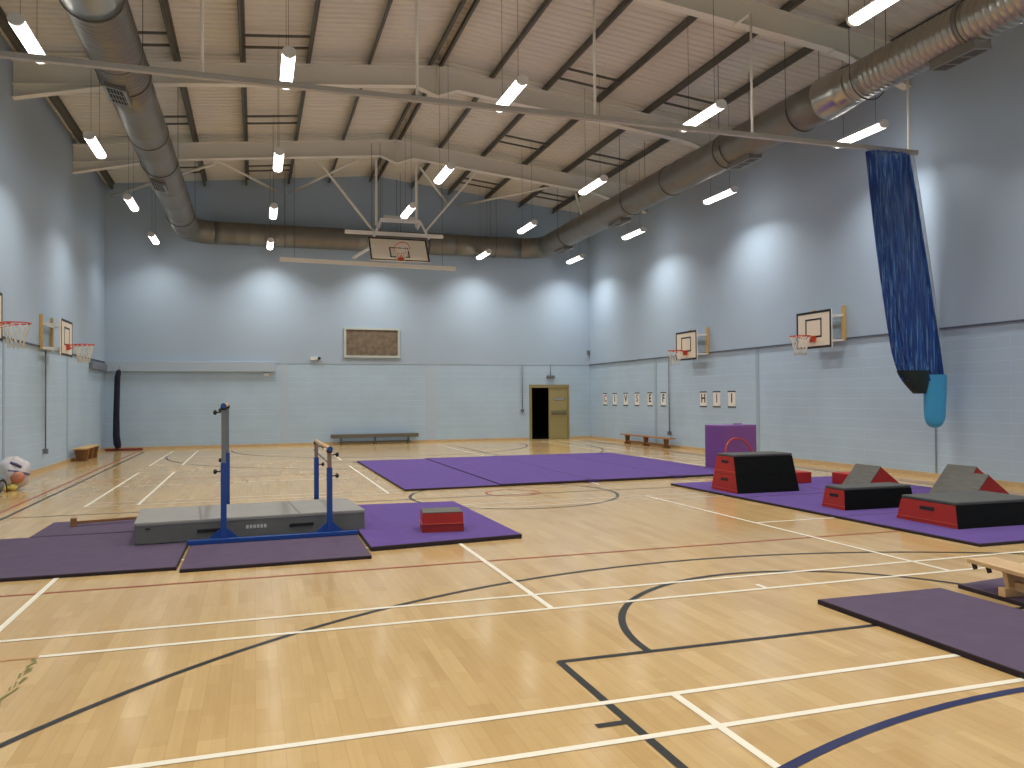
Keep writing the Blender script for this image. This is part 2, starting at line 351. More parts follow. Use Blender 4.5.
for x, w in zip(PX, pw):
    z0 = bz(x)+.004; z1 = roofz(x)-.012
    m = MB(); m.box(x-.004, x+.004, YN+.02, YB-.03, z0, z1).box(x-.062, x+.004, YN+.02, YB-.03, z0, z0+.006).box(x-.004, x+.062, YN+.02, YB-.03, z1-.012, z1)
    m.box(x-.062, x-.056, YN+.02, YB-.03, z0, z0+.022)
    tag(m.build('roof_purlin', M['purlin']), 'long dark steel purlin, ' + w, 'purlin', 'roof purlins')
# sag bars between purlins
gap_words = ['second and third', 'third and fourth', 'fifth and sixth']
sb = [(-3.05,-1.61),(-.24,1.19),(7.0,8.42),(9.82,11.2)]
sw = ['left of the left duct', 'above the middle-left strip lights', 'above the middle-right strip lights', 'left of the right duct']
for (a, b), w in zip(sb, sw):
    for yy, yw in ((27.2,'bay next to back wall'), (22.4,'second bay from back wall'), (17.4,'third bay from back wall'), (11.0,'fourth bay from back wall')):
        r = thing('sag_bar_pair', 'dark sag bar pair, %s, %s' % (w, yw), 'bar', (0,yy,0), group='sag bars between the purlins')
        for dy in (0, .58):
            MB().bar((a+.02,dy,bz(a)+.06), (b-.02,dy,bz(b)+.06), .045, .045).build('bar', M['purlin'], r)
# wind bracing in the last bay
for i, (a, b, w) in enumerate((((-4.55,29.3,8.45),(-1.1,24.62,8.5),'beside the left wall'), ((.85,29.3,8.95),(-1.05,24.62,8.62),'left arm of the left V'), ((1.2,29.3,8.97),(3.0,24.62,8.95),'right arm of the left V'),
        ((6.94,29.3,8.95),(4.95,24.62,8.86),'left arm of the right V'), ((7.3,29.3,8.9),(9.17,24.62,8.55),'right arm of the right V'), ((12.5,29.3,8.45),(10.2,24.62,8.4),'beside the right wall'))):
    tag(MB().tube([a, b], .04, 8).build('bracing_tube', M['beam']), 'pale tubular roof brace by the back wall, ' + w, 'brace', 'roof braces by the back wall')

# ------------------------------------------------------------------ ventilation duct
ZD, XLD, XRD, YD = 7.34, -2.15, 10.48, 28.93
d = thing('ventilation_duct', 'large round galvanised ventilation duct running along both sides and across the back wall', 'duct', (0,0,ZD))
def duct_run(pts_fn, a, b, r, pitch=.15, rib=.007, seg=40):
    pts = []; rr = []; q = a; sgn = 1 if b > a else -1
    L_ = abs(b-a); nn = max(2, int(L_/pitch))
    for i in range(nn):
        for f_, dr in ((0,0),(.42,0),(.46,rib),(.54,rib),(.58,0)):
            pts.append(pts_fn(a+sgn*(i+f_)*L_/nn)); rr.append(r+dr)
    pts.append(pts_fn(b)); rr.append(r)
    m = MB(); m.tube(pts, rr, seg); return m
def Lp(y): return (XLD, y, 0)
def Rp(y): return (XRD, y, 0)
def Cp(x): return (x, YD, 0)
RL0, RL1, RL2, RC, RR0, RR1 = .445, .41, .395, .38, .345, .385
duct_run(Lp, YN+.3, 11.2, RL0).build('duct_section', M['duct'], d)
MB().tube([Lp(11.2), Lp(11.25), Lp(12.0), Lp(12.3)], [RL0+.012, RL0+.012, RL0, RL1+.01], 40).build('reducer', M['ductsmooth'], d)
duct_run(Lp, 12.3, 15.2, RL1+.005, .13, .009).build('duct_section', M['duct'], d)
MB().tube([Lp(12.27), Lp(12.31), Lp(12.36)], [RL1+.03, RL1+.035, RL1+.02], 40).build('joint_band', M['duct'], d)
MB().tube([Lp(15.18), Lp(15.22), Lp(15.3)], [RL1+.03, RL1+.03, RL1-.005], 40).build('joint_band', M['duct'], d)
duct_run(Lp, 15.3, 28.1, RL2, 1.45, .008).build('duct_section', M['duct'], d)
MB().tube([Lp(18.38), Lp(18.44)], RL2+.018, 40).build('joint_band', M['duct'], d)
def elbow(cx, cy, r, R, a0, a1):
    m = MB(); pts = [(cx+R*math.cos(math.radians(a0+(a1-a0)*i/10)), cy+R*math.sin(math.radians(a0+(a1-a0)*i/10)), 0) for i in range(11)]
    rr = [r+.006*(i%2) for i in range(11)]; m.tube(pts, rr, 40); return m
elbow(XLD+.85, YD-.85, RL2, .85, 180, 90).build('elbow', M['duct'], d)
duct_run(Cp, XLD+.85, 6.1, RC, .45, .006).build('duct_section', M['duct'], d)
MB().tube([Cp(6.1), Cp(6.15), Cp(7.0), Cp(7.05)], [RC+.02, RC+.02, RC+.02, RC], 40).build('joint_band', M['duct'], d)
duct_run(Cp, 7.05, XRD-.85, RC, .8, .006).build('duct_section', M['duct'], d)
elbow(XRD-.85, YD-.85, RR1, .85, 90, 0).build('elbow', M['duct'], d)
duct_run(Rp, YD-.85, 12.7, RR1, 1.45, .008).build('duct_section', M['duct'], d)
for yy in (18.7, 16.1): MB().tube([Rp(yy), Rp(yy+.06)], RR1+.02, 40).build('joint_band', M['duct'], d)
MB().tube([Rp(12.7), Rp(12.65), Rp(12.3), Rp(11.9)], [RR1+.02, RR1+.02, RR1, RR0], 40).build('reducer', M['ductsmooth'], d)
duct_run(Rp, 11.9, YN+.3, RR0, .12, .005).build('duct_section', mat('spiral_duct', (172,168,158), .3, metal=.88), d)
for yy in (9.4, 4.5): MB().tube([Rp(yy), Rp(yy+.08)], RR0+.025, 40).build('joint_band', M['duct'], d)
def duct_grille(x, y, r, ang, L_=.75, W_=.34):
    xf = Matrix.Translation((x, y, 0)) @ Matrix.Rotation(ang, 4, 'Y')
    g = MB(); g.box(-W_/2, W_/2, -L_/2, L_/2, -r-.07, -r+.08, 2, xf); g.box(-W_/2-.015, W_/2+.015, -L_/2-.015, L_/2+.015, -r-.078, -r-.07, 0, xf); g.box(-W_/2+.035, W_/2-.035, -L_/2+.035, L_/2-.035, -r-.081, -r-.076, 1, xf)
    for i in range(1, 3): g.box(-W_/2+.03, W_/2-.03, -L_/2+i*L_/3-.012, -L_/2+i*L_/3+.012, -r-.088, -r-.07, 0, xf)
    for i in range(1, 7): g.box(-W_/2+i*W_/7-.004, -W_/2+i*W_/7+.004, -L_/2+.03, L_/2-.03, -r-.085, -r-.07, 0, xf)
    g.build('air_grille', [M['grille'], M['darkm'], M['duct']], d)
for yy in (15.1, 21.3, 8.9): duct_grille(XLD, yy, RL2, .2)
for yy in (15.5, 9.7, 22.0, 26.6): duct_grille(XRD, yy, RR1, -.12, .85)
hangs = [(XLD, y_, RL2+.02) for y_ in (14.2, 20.5, 26.2)] + [(XRD, y_, RR1+.02) for y_ in (7.6, 11.6, 13.4, 15.8, 21.0, 26.0)]
for (x, y_, r_) in hangs:
    m = MB()
    for s in (-1, 1): m.tube([(x+s*r_*1.0, y_, 0), (x+s*r_*1.0, y_, roofz(x+s*r_)-ZD-.01)], .006, 6)
    m.tube([(x+r_*math.cos(a), y_, r_*math.sin(a)) for a in [PI+PI*i/16 for i in range(17)]], .01, 6)
    m.build('hanger', M['wire'], d)
for x in (1.0, 5.0, 8.6):
    m = MB(); m.tube([(x, YD+RC+.02, 0), (x, YD+RC+.02, roofz(x)-ZD-.01)], .006, 6).tube([(x, YD-RC-.02, 0), (x, YD-RC-.02, roofz(x)-ZD-.01)], .006, 6)
    m.tube([(x, YD+(RC+.02)*math.cos(a), (RC+.02)*math.sin(a)) for a in [PI+PI*i/16 for i in range(17)]], .01, 6)
    m.build('hanger', M['wire'], d)

# ------------------------------------------------------------------ strip lights
ZL = 6.85
lx = [-3.1, .5, 4.2, 7.95, 11.55]; ly = [28.0, 23.1, 18.1, 13.05, 8.4, 3.4, -1.6]
cw = ['first column by the left wall', 'second column from the left wall', 'middle column under the ridge', 'fourth column from the left wall', 'last column by the right wall']
rw = ['row nearest the back wall', 'second row from the back wall', 'third row from the back wall', 'fourth row from the back wall', 'fifth row from the back wall', 'row above the camera', 'row behind the camera']
LAMPS = []
def make_light():
    r = thing('strip_light', '', 'light', (0,0,ZL))
    m = MB(); sec = [(-.10,0.025),(-.10,.05),(-.07,.075),(.07,.075),(.10,.05),(.10,0.025)]
    m.prism(sec, -.66, .66, 'XZ'); m.build('housing', M['lampbody'], r)
    m = MB(); ds = [(-.096,.025),(-.094,-.02),(-.07,-.052),(.07,-.052),(.094,-.02),(.096,.025)]
    m.prism(ds, -.64, .64, 'XZ'); m.build('diffuser', M['diffuser'], r)
    for s in (-1, 1):
        MB().prism([(.104*math.cos(a), .017+.085*math.sin(a)) for a in [2*PI*i/20 for i in range(20)]], s*.64, s*.69, 'XZ').build('end_cap', M['lampbody'], r)
    return r
proto = make_light(); first = True
for j, y_ in enumerate(ly):
    for i, x in enumerate(lx):
        o = proto if first else copy_tree(proto); first = False
        yy = y_; xx = x
        if (i, j) == (2, 1): xx, yy = 4.08, 22.0
        o.location = (xx, yy, ZL); o['group'] = 'suspended strip lights'
        o['label'] = 'white suspended strip light, %s, %s' % (cw[i], rw[j])
        m = MB()
        for dy in (-.45, .45): m.tube([(0,dy,.08), (0,dy,roofz(xx)-ZL+.0)], .0035, 6)
        m.build('suspension_wire', M['wire'], o)
        ld = bpy.data.lights.new('lamp', 'AREA'); ld.shape = 'RECTANGLE'; ld.size = .16; ld.size_y = 1.26
        ld.energy = 32; ld.color = (1, .98, .925); ld.spread = math.radians(130)
        lo = bpy.data.objects.new('lamp', ld); col.objects.link(lo); lo.parent = o; lo.location = (0,0,-.057)

# ------------------------------------------------------------------ curtain track and nets
YT, ZT = 12.4, 6.345
tr = thing('curtain_track', 'white curtain track hanging across the hall on white drop rods', 'curtain track', (0,YT,ZT))
m = MB(); m.box(XL+.08, XR-.42, -.045, .045, -.015, .05).box(XL+.08, XR-.42, -.06, .06, .05, .058); m.build('rail', M['track'], tr)
for x in (-.72, 2.45, 5.5, 8.6, 12.15):
    m = MB(); m.tube([(x,0,.055), (x,0,bz(x)-ZT-.54)], .024, 10); m.box(x-.025, x+.025, -.03, .55, bz(x)-ZT-.56, bz(x)-ZT-.535); m.build('drop_rod', M['beam'], tr)

nt_ = thing('net_curtain', 'tall blue net division curtain gathered at the track end against the right wall', 'curtain', (12.2,YT,0))
def pleat_body(rows, seg, amp, waves, seed):
    rnd = random.Random(seed); ph = [rnd.random()*6 for _ in range(4)]; vs = []
    for (cx, cy, z, a, b) in rows:
        for k_ in range(seg):
            t_ = 2*PI*k_/seg; f_ = 1+amp*math.sin(waves*t_+ph[0]+z*.25)+amp*.5*math.sin(2.3*waves*t_//1+ph[1]) + amp*.4*math.sin(5*t_+z*.8+ph[2])
            vs.append((cx+a*math.cos(t_)*(1+.25*(f_-1)), cy+b*math.sin(t_)*f_, z))
    n_ = len(rows); fs = [(i*seg+k_, i*seg+(k_+1)%seg, (i+1)*seg+(k_+1)%seg, (i+1)*seg+k_) for i in range(n_-1) for k_ in range(seg)]
    return vs, fs
rows = []
for i in range(41):
    u = i/40; z = 6.34-u*(6.34-1.96)
    xl = 11.14+.26*u+.12*u**3+(.13*((u-.85)/.15)**2 if u > .85 else 0); xr = 12.11+.50*u**.85
    z = 6.30-u*(6.30-1.90)
    rows.append(((xl+xr)/2-12.2, -.02-.26*u, z, (xr-xl)/2, .13-.02*u))
vs, fs = pleat_body(rows, 160, .16, 17, 3)
MB().add(vs, fs, 0, True).build('net', M['bluenet'], nt_)
rows2 = []
for i in range(31):
    u = i/30; z = 6.34-u*4.25; xr = 12.11+.50*u**.85
    rows2.append((min(xr+.12,12.64)-12.2, .06-.2*u, z, .075, .05))
vs, fs = pleat_body(rows2, 40, .2, 7, 5)
o = MB().add(vs, fs, 0, True).build('edge_net', M['palenet'], nt_); o['label'] = 'pale see-through netting edge'
m = MB(); rr_ = [(11.93+.12*i/8-12.2, -.27, 2.10-.055*i, .40*(1-.72*(i/8)**1.6), .15*(1-.3*(i/8)**2)) for i in range(9)]
vs, fs = pleat_body(rr_, 40, .04, 5, 8); m.add(vs, fs, 0, True); m.add(vs[-40:], [list(range(40))], 0)
o = m.build('pouch', M['greenblack'], nt_); o['label'] = 'dark green-black pouch at the net foot'
m = MB(); bs = []
for i in range(15):
    u = 1-(1-i/14)**1.35; z = 2.02-u*1.02; w_ = (.27-.035*u)*(max(0, 1-max(0,(u-.7)/.3)**2.6))**.42
    bs.append((12.40-12.2-.03*u, -.30, z, max(w_,.012), max(w_*.5,.01)))
vs, fs = pleat_body(bs, 40, .05, 4, 2); m.add(vs, fs, 0, True); m.add(vs[-40:], [list(range(40))], 0)
o = m.build('storage_bag', M['skyv'], nt_); o['label'] = 'light blue vinyl storage bag'
tag(MB().tube([(XR-.02,12.45,.1),(XR-.02,12.45,2.85)], .014, 8).build('wall_conduit', M['pil']), 'thin pale conduit down the right wall below the blue net bag', 'conduit')

# white curtain pelmet on the back wall, dark stored curtain in the corner
tag(MB().rbox(XL+.03, .68, YB-.14, YB, 2.62, 2.97, .008).build('curtain_pelmet', mat('pelmet_paint', (176,192,208), .5)), 'long pale boxed pelmet fixed along the left part of the back wall', 'pelmet')
tag(MB().rbox(XL+.0, XL+.12, 26.9, 29.3, 2.62, 2.84, .008).build('wall_ledge', mat('ledge_paint', (120,128,140), .6)), 'short grey ledge on the left wall beside the back corner', 'ledge')
cb = thing('stored_curtain', 'tall dark navy rolled curtain hanging in the far left corner', 'curtain', (-4.30,28.95,0))
m = MB(); m.tube([(.06,0,2.66),(.04,0,2.6),(.0,0,2.4),(-.01,0,1.9),(-.03,0,1.2),(-.03,0,.5),(-.0,0,.22),(.03,0,.08)], [.04,.08,.09,.09,.095,.105,.115,.08], 20); m.build('roll', M['navy'], cb)
MB().tube([(.06,0,2.66),(.06,0,2.95)], .012, 8).build('cord', M['track'], cb)
tag(MB().rbox(XL+.1, -3.55, 28.98, 29.12, 0, .07, .02).build('floor_bar', M['redbar']), 'long dark red bar lying on the floor at the foot of the navy curtain', 'bar')

# ------------------------------------------------------------------ wall basketball hoops
def net_mesh(cx, cy, z, r0, r1, h, n_=12, rows_=4, r=.006):
    m = MB(); 
    for s in (-1, 1):
        for k_ in range(n_):
            pts = []
            for i in range(rows_+1):
                a = 2*PI*(k_+s*i*.5)/n_; rr = r0+(r1-r0)*min(1, i/(rows_*.75)); pts.append((cx+rr*math.cos(a), cy+rr*math.sin(a), z-h*i/rows_))
            m.tube(pts, r, 5)
    return m
def wall_hoop(label):            # local frame: wall plane x=0, room towards +x, hoop centre line y=0
    r = thing('basketball_hoop', label, 'basketball hoop', group='wall basketball hoops')
    for s in (-1, 1): MB().rbox(0, .07, s*.5-.045, s*.5+.045, 2.84, 3.64, .006).build('wall_rail', M['pine'], r)
    for s in (-1, 1):
        for z in (2.86, 3.42): MB().bar((.06,s*.5,z), (.43,s*.36,z), .045, .045).build('support_arm', M['whitebar'], r)
    for z in (2.86, 3.42): MB().bar((.065,-.455,z), (.065,.455,z), .04, .04).build('cross_bar', M['whitebar'], r)
    m = MB(); x0, x1 = .43, .46
    m.box(x0, x1, -.6, .6, 2.69, 3.55, 0)
    e_ = .003; w = .055
    for (a, b, c, d_) in ((-.6,.6,2.69,2.69+w), (-.6,.6,3.55-w,3.55), (-.6,-.6+w,2.69,3.55), (.6-w,.6,2.69,3.55)): m.box(x1, x1+e_, a, b, c, d_, 1)
    for (a, b, c, d_) in ((-.28,.28,2.94,2.98), (-.28,.28,3.34,3.38), (-.28,-.24,2.94,3.38), (.24,.28,2.94,3.38)): m.box(x1, x1+e_, a, b, c, d_, 1)
    m.build('backboard', [M['board'], M['black']], r)
    m = MB(); c = x1+.14+.225
    m.tube([(c+.225*math.cos(2*PI*i/32), .225*math.sin(2*PI*i/32), 2.97) for i in range(32)], .011, 8, closed=True)
    m.bar((x1+.02,-.06,2.955), (c-.2,-.09,2.965), .014).bar((x1+.02,.06,2.955), (c-.2,.09,2.965), .014)
    m.tube([(x1+.02,-.05,2.86),(x1+.2,-.16,2.93),(c-.02,-.222,2.965)], .008, 6).tube([(x1+.02,.05,2.86),(x1+.2,.16,2.93),(c-.02,.222,2.965)], .008, 6)
    m.build('rim', M['orange'], r)
    MB().box(x1, x1+.06, -.08, .08, 2.84, 2.98).build('rim_bracket', M['orange'], r)
    net_mesh(c, 0, 2.955, .222, .13, .42).build('net', M['net'], r)
    return r
h1 = wall_hoop('basketball hoop on the right wall nearest the blue net curtain'); h1.location = (XR-.03, 15.42, .03); h1.rotation_euler.z = PI
def hoop_copy(label, x, y, rz):
    o = copy_tree(h1); o['label'] = label; o.location = (x, y, .03); o.rotation_euler.z = rz
hoop_copy('basketball hoop on the right wall, farther from the blue net curtain', XR-.03, 21.15, PI)
hoop_copy('far basketball hoop on the left wall with its wooden wall rails showing', XL+.03, 21.5, 0)
hoop_copy('near basketball hoop on the left wall, cut off by the left picture edge', XL+.03, 15.75, 0)

# folded ceiling hoop
ch = thing('ceiling_basketball_hoop', 'folding basketball hoop hung from the roof beam in front of the back wall, tilted up', 'basketball hoop', (XC+.05,24.5,0))
def P_(px): return px-(XC+.05)
for x in (3.55, 4.79): MB().bar((P_(x),0,8.98), (P_(x),0,6.95), .07, .07).build('drop_post', M['beam'], ch)
MB().bar((P_(1.79),0,8.84), (P_(3.45),0,6.78), .06, .06).build('diagonal_brace', M['beam'], ch)
MB().bar((P_(6.69),0,8.78), (P_(5.05),0,6.82), .06, .06).build('diagonal_brace', M['beam'], ch)
MB().box(P_(2.6), P_(5.63), -.06, .06, 6.66, 6.76).build('cross_beam', M['beam'], ch)
MB().box(P_(3.72), P_(4.72), -.35, -.28, 7.12, 7.2).box(P_(3.6), P_(4.82), -.5, -.4, 6.98, 7.08).build('top_bar', M['whitebar'], ch)
for s in (-1, 1):
    MB().bar((s*.6,-.45,7.03), (s*.84,-.55,6.5), .06, .06).build('side_arm', M['whitebar'], ch)
    MB().bar((s*.6,-.45,7.03), (s*.6,0,6.9), .05, .05).build('link_arm', M['whitebar'], ch)
# tilted board
B0 = Vector((-.03,-.55,5.80)); tilt = math.radians(38); U = Vector((0, math.sin(tilt), math.cos(tilt))); Nn = Vector((0,-math.cos(tilt), math.sin(tilt)))
xf = Matrix(((1,0,0,B0.x),(0,Nn.y,U.y,B0.y),(0,Nn.z,U.z,B0.z),(0,0,0,1)))     # local x = width, y = outward normal, z = up the board
m = MB(); m.box(-.9,.9,-.03,0,0,1.0,0,xf); w = .05
for (a,b,c,d_) in ((-.9,.9,0,w),(-.9,.9,1-w,1),(-.9,-.9+w,0,1),(.9-w,.9,0,1)): m.box(a,b,0,.004,c,d_,1,xf)
for (a,b,c,d_) in ((-.3,.3,.14,.18),(-.3,.3,.55,.59),(-.3,-.26,.14,.59),(.26,.3,.14,.59)): m.box(a,b,0,.004,c,d_,1,xf)
m.build('backboard', [M['board'], M['black']], ch)
rim = MB(); rc = .15+.225
rim.tube([xf @ Vector((.225*math.cos(2*PI*i/32), rc+.225*math.sin(2*PI*i/32), .15)) for i in range(32)], .012, 8, closed=True)
rim.tube([xf @ Vector((-.06,0,.14)), xf @ Vector((-.1,rc-.2,.15))], .012, 6).tube([xf @ Vector((.06,0,.14)), xf @ Vector((.1,rc-.2,.15))], .012, 6)
rim.box(-.09,.09,0,.05,.03,.2,0,xf); rim.build('rim', M['orange'], ch)
nm = MB()
for s in (-1, 1):
    for k_ in range(12):
        pts = []
        for i in range(5):
            a = 2*PI*(k_+s*i*.5)/12; q = .22-.09*min(1, i/3)
            base = xf @ Vector((q*math.cos(a), rc+q*math.sin(a), .15)); pts.append(base+Vector((0,.05*i,-.085*i)))
        nm.tube(pts, .006, 5)
nm.build('net', M['net'], ch)
# rear folding frame and its long bar
for s in (-1, 1): MB().bar((s*.45-.35,-.2,6.28), (s*.45-.75,1.6,6.2), .07, .07).build('rear_arm', M['whitebar'], ch)
MB().bar((-.85,-.15,6.22), (.25,-.15,6.2), .06, .06).build('rear_cross_bar', M['whitebar'], ch)
MB().bar((P_(.75),1.7,6.07), (P_(6.45),1.7,6.0), .08, .13).build('long_bar', M['beam'], ch)
for x, zb in ((1.2, 6.13), (6.0, 6.08)): MB().tube([(P_(x),1.7,zb), (P_(x),1.7,roofz(x)-.02)], .006, 6).build('suspension_wire', M['wire'], ch)
for x in (3.4, 3.66): MB().tube([(P_(x),-.1,6.75), (P_(x),-.1,bz(x)-.1)], .006, 6).build('pull_cable', M['wire'], ch)

# ------------------------------------------------------------------ back wall fittings
dr = struct(MB().box(DX0, DX0+.07, YB-.03, YB+.2, 0, DZ).box(DX1-.07, DX1, YB-.03, YB+.2, 0, DZ).box(DX0+.07, DX1-.07, YB-.03, YB+.2, DZ-.12, DZ).box(10.98, 11.04, YB+.0, YB+.06, 0, DZ-.12).build('door_1', M['doorF']))
MB().box(11.04, DX1-.075, YB+.0, YB+.045, .01, DZ-.125).build('door_leaf', M['doorP'], dr)
MB().box(11.08, DX1-.12, YB-.02, YB+.0, .96, 1.12).box(11.08, 11.16, YB-.05, YB-.02, .98, 1.1).box(DX1-.2, DX1-.12, YB-.05, YB-.02, .98, 1.1).tube([(11.12,YB-.06,1.04),(DX1-.16,YB-.06,1.04)], .018, 8).build('panic_bar', mat('bar_paint', (122,116,88), .5), dr)
m = MB(); m.box(11.18, 11.66, YB-.006, YB, 1.52, 1.62, 0)
for i in range(9): m.box(11.21+i*.048, 11.24+i*.048, YB-.009, YB-.006, 1.545, 1.595, 1)
o = m.build('door_sign', [mat('sign_blue', (95,115,120), .6), M['label']], dr)
MB().box(10.255, 10.295, YB+.06, YB+.95, .01, DZ-.125).build('open_leaf', M['doorP'], dr)
MB().box(10.295, 10.34, YB+.5, YB+.8, .98, 1.1).build('open_leaf_latch', M['black'], dr)
struct(MB().box(DX0-.4, DX1+.4, YB+.26, YB+2.4, -.2, 0.0).box(DX0-.4, DX1+.4, YB+2.4, YB+2.5, 0, 2.5).box(DX0-.5, DX0-.4, YB+.25, YB+2.5, 0, 2.5).box(DX1+.4, DX1+.5, YB+.25, YB+2.5, 0, 2.5).box(DX0-.5, DX1+.5, YB+.25, YB+2.5, 2.5, 2.6).build('wall_corridor', M['corr']))
r = thing('bulkhead_lamp', 'small grey bulkhead lamp with a conduit above the back door', 'lamp', (11.05,YB,2.45))
MB().rbox(-.17,.17,-.09,0,-.06,.05,.02).build('lamp_body', M['box'], r); MB().tube([(0,-.02,.05),(0,-.02,.48)], .012, 8).build('conduit', M['box'], r)
def conduit(label, loc, horiz, z0, z1):
    r = thing('switch_conduit', label, 'conduit', loc)
    MB().tube([(0,0,z0),(0,0,z1)], .017, 8).build('pipe', M['box'], r)
    MB().rbox(-.055,.055,-.05,.05,z0-.1,z0+.02,.01).build('switch_box', M['box'], r)
conduit('thin conduit with a switch box on the back wall left of the door', (9.87,YB-.05,0), 0, 1.17, 2.9)
conduit('thin conduit with a low socket box on the left wall below the far hoop', (XL+.05,21.45,0), 0, .5, 2.85)
conduit('thin conduit with a low socket box on the right wall beside the letter posters', (XR-.05,23.02,0), 0, .5, 2.85)
tag(MB().rbox(12.6,12.72,YB-.08,YB-.01,3.35,3.5,.01).build('alarm_sensor', M['box']), 'small grey sensor high in the far right corner', 'sensor')
r = thing('security_camera', 'small white box with a dark lens on the back wall left of the brown panel', 'camera', (2.05,YB-.012,3.1))
MB().rbox(-.16,.1,-.06,0,-.06,.06,.01).build('case', M['whitebar'], r); MB().sphere((.14,-.07,.0),.055).build('lens', M['black'], r)
r = thing('wall_panel', 'brown mottled rectangular panel in a pale frame high on the back wall', 'panel', (4.09,YB-.012,3.69))
m = MB(); 
for (a,b,c,d_) in ((-1.02,1.02,-.55,-.47),(-1.02,1.02,.47,.55),(-1.02,-.94,-.47,.47),(.94,1.02,-.47,.47)): m.box(a,b,-.06,0,c,d_)
m.build('frame', M['paleframe'], r); MB().box(-.94,.94,-.02,0,-.47,.47).build('infill', M['brownp'], r)

r = thing('motion_sensor', 'tiny white sensor under the right end of the long pelmet', 'sensor', (.38,YB-.01,2.52))
MB().rbox(-.09,.09,-.07,0,-.05,.05,.015).build('sensor_case', M['whitebar'], r)
# posters with letters
def text_mesh(s, size):
    cu = bpy.data.curves.new('t', 'FONT'); cu.body = s; cu.size = size; cu.align_x = 'CENTER'; cu.align_y = 'CENTER'; cu.extrude = .002; cu.offset = .008
    o = bpy.data.objects.new('t', cu); col.objects.link(o); bpy.context.view_layer.update()
    me = bpy.data.meshes.new_from_object(o.evaluated_get(bpy.context.evaluated_depsgraph_get())); bpy.data.objects.remove(o); return me
post = [(28.05,'C','inkc'),(27.2,'I','ink'),(26.27,'V','ink'),(25.38,'S','inkc'),(24.41,'E','ink'),(23.47,'F','ink'),(21.02,'H','ink'),(20.29,'I','inkc'),(19.52,'I','ink')]
pl = ['first from the back corner', 'second from the back corner, thin letter', 'third from the back corner', 'fourth from the back corner', 'fifth from the back corner', 'sixth from the back corner, reading F',
      'reading H, first of the nearer trio', 'middle of the nearer trio', 'last of the nearer trio, nearest the purple block']
for (y_, s, ik), w in zip(post, pl):
    r = thing('letter_poster', 'white letter poster on the right wall, ' + w, 'poster', (XR-.001,y_,1.55), group='letter posters')
    m = MB(); hw = .16 if y_ > 22 else .18
    m.box(-.004,0,-hw,hw,-.2,.2,0); m.box(-.008,-.004,-hw-.02,hw+.02,.2,.235,1).box(-.008,-.004,-hw-.02,hw+.02,-.235,-.2,1); m.build('sheet', [M['paper'], M['ink']], r)
    me = text_mesh(s, .36); me.materials.clear(); me.materials.append(M[ik]); t_ = bpy.data.objects.new('letter', me); col.objects.link(t_); t_.parent = r
    t_.rotation_euler = (PI/2, 0, -PI/2); t_.location = (-.006, 0, .02)

# ------------------------------------------------------------------ mats
def mat_quad(name, pts, t_, top, label, group, z0=.0, edge=None):
    m = MB(); P2 = [Vector((a,b)) for a,b in pts]; c = sum(P2, Vector((0,0)))/len(P2)
    inn = [p+(c-p).normalized()*.012 for p in P2]
    m.prism([tuple(p) for p in P2], z0, z0+t_-.006, 'XY', 1)
    n_ = len(P2); vs = [(p.x,p.y,z0+t_-.006) for p in P2]+[(p.x,p.y,z0+t_) for p in inn]
    m.add(vs, [list(range(n_,2*n_))], 0); m.add(vs, [(i,(i+1)%n_,n_+(i+1)%n_,n_+i) for i in range(n_)], 1)
    return tag(m.build(name, [top, edge or M['matEdge']]), label, 'mat', group)
G1 = 'purple mats joined into the big floor square'
xs = [2.52, 4.32, 6.2, 8.08, 9.68]
mw = ['leftmost strip of the four joined in the middle of the hall', 'second strip from the left of the four joined', 'third strip from the left of the four joined', 'rightmost strip of the four joined, reaching the purple block']
for i in range(4):
    ya = lambda x: 14.12+.035*(x-2.5)
    g = .004
    mat_quad('floor_mat', [(xs[i]+g,ya(xs[i])),(xs[i+1]-g,ya(xs[i+1])),(xs[i+1]-g,21.0),(xs[i]+g,21.08)], .035 if i == 0 else .05, M['matP'], 'bright purple gym mat, ' + mw[i], G1)
for x, w in ((6.2,'left'), (8.08,'right')):
    tag(MB().box(x-.12, x+.12, ya(x)-.03, ya(x)+.1, .051, .056).box(x-.12, x+.12, ya(x)-.034, ya(x)-.03, .0, .056).build('velcro_strap', M['tab']), 'short dark strap joining the front edges of the big mats, %s one' % w, 'strap', 'mat straps')
mat_quad('floor_mat', [(-4.1,8.42),(-.73,8.40),(-.72,10.82),(-4.1,10.78)], .035, M['matD'], 'dull plum gym mat at the left picture edge', 'plum mats')
mat_quad('floor_mat', [(-2.56,10.83),(1.0,10.92),(1.0,12.45),(-2.56,12.03)], .035, M['matD'], 'dull plum gym mat behind the grey crash mat', 'plum mats')
mat_quad('floor_mat', [(-.69,8.26),(1.14,8.31),(1.16,10.88),(-.69,10.80)], .035, M['matD'], 'dull plum gym mat in front of the blue bars', 'plum mats')
mat_quad('floor_mat', [(1.185,8.70),(2.97,8.91),(2.93,12.12),(1.2,12.25)], .05, M['matP'], 'bright purple gym mat under the small red block right of the crash mat', 'purple mats')
G2 = 'purple mats under the red and black boxes'
ry = [13.25, 11.0, 8.8, 6.68]
rwd = ['under the tall two-tier vault box', 'under the middle low vault box', 'under the nearest low vault box']
for i in range(3):
    mat_quad('floor_mat', [(7.36+.03*i,ry[i+1]+.004),(9.25,ry[i+1]+.004),(9.25,ry[i]-.004),(7.33+.03*i,ry[i]-.004)], .035, M['matP'], 'bright purple gym mat ' + rwd[i] + ', aisle side', G2)
    mat_quad('floor_mat', [(9.258,ry[i+1]+.004),(11.15,ry[i+1]+.004),(11.15,ry[i]-.004),(9.258,ry[i]-.004)], .035, M['matP'], 'bright purple gym mat beside the right wall, ' + rwd[i].replace('under', 'behind'), G2)
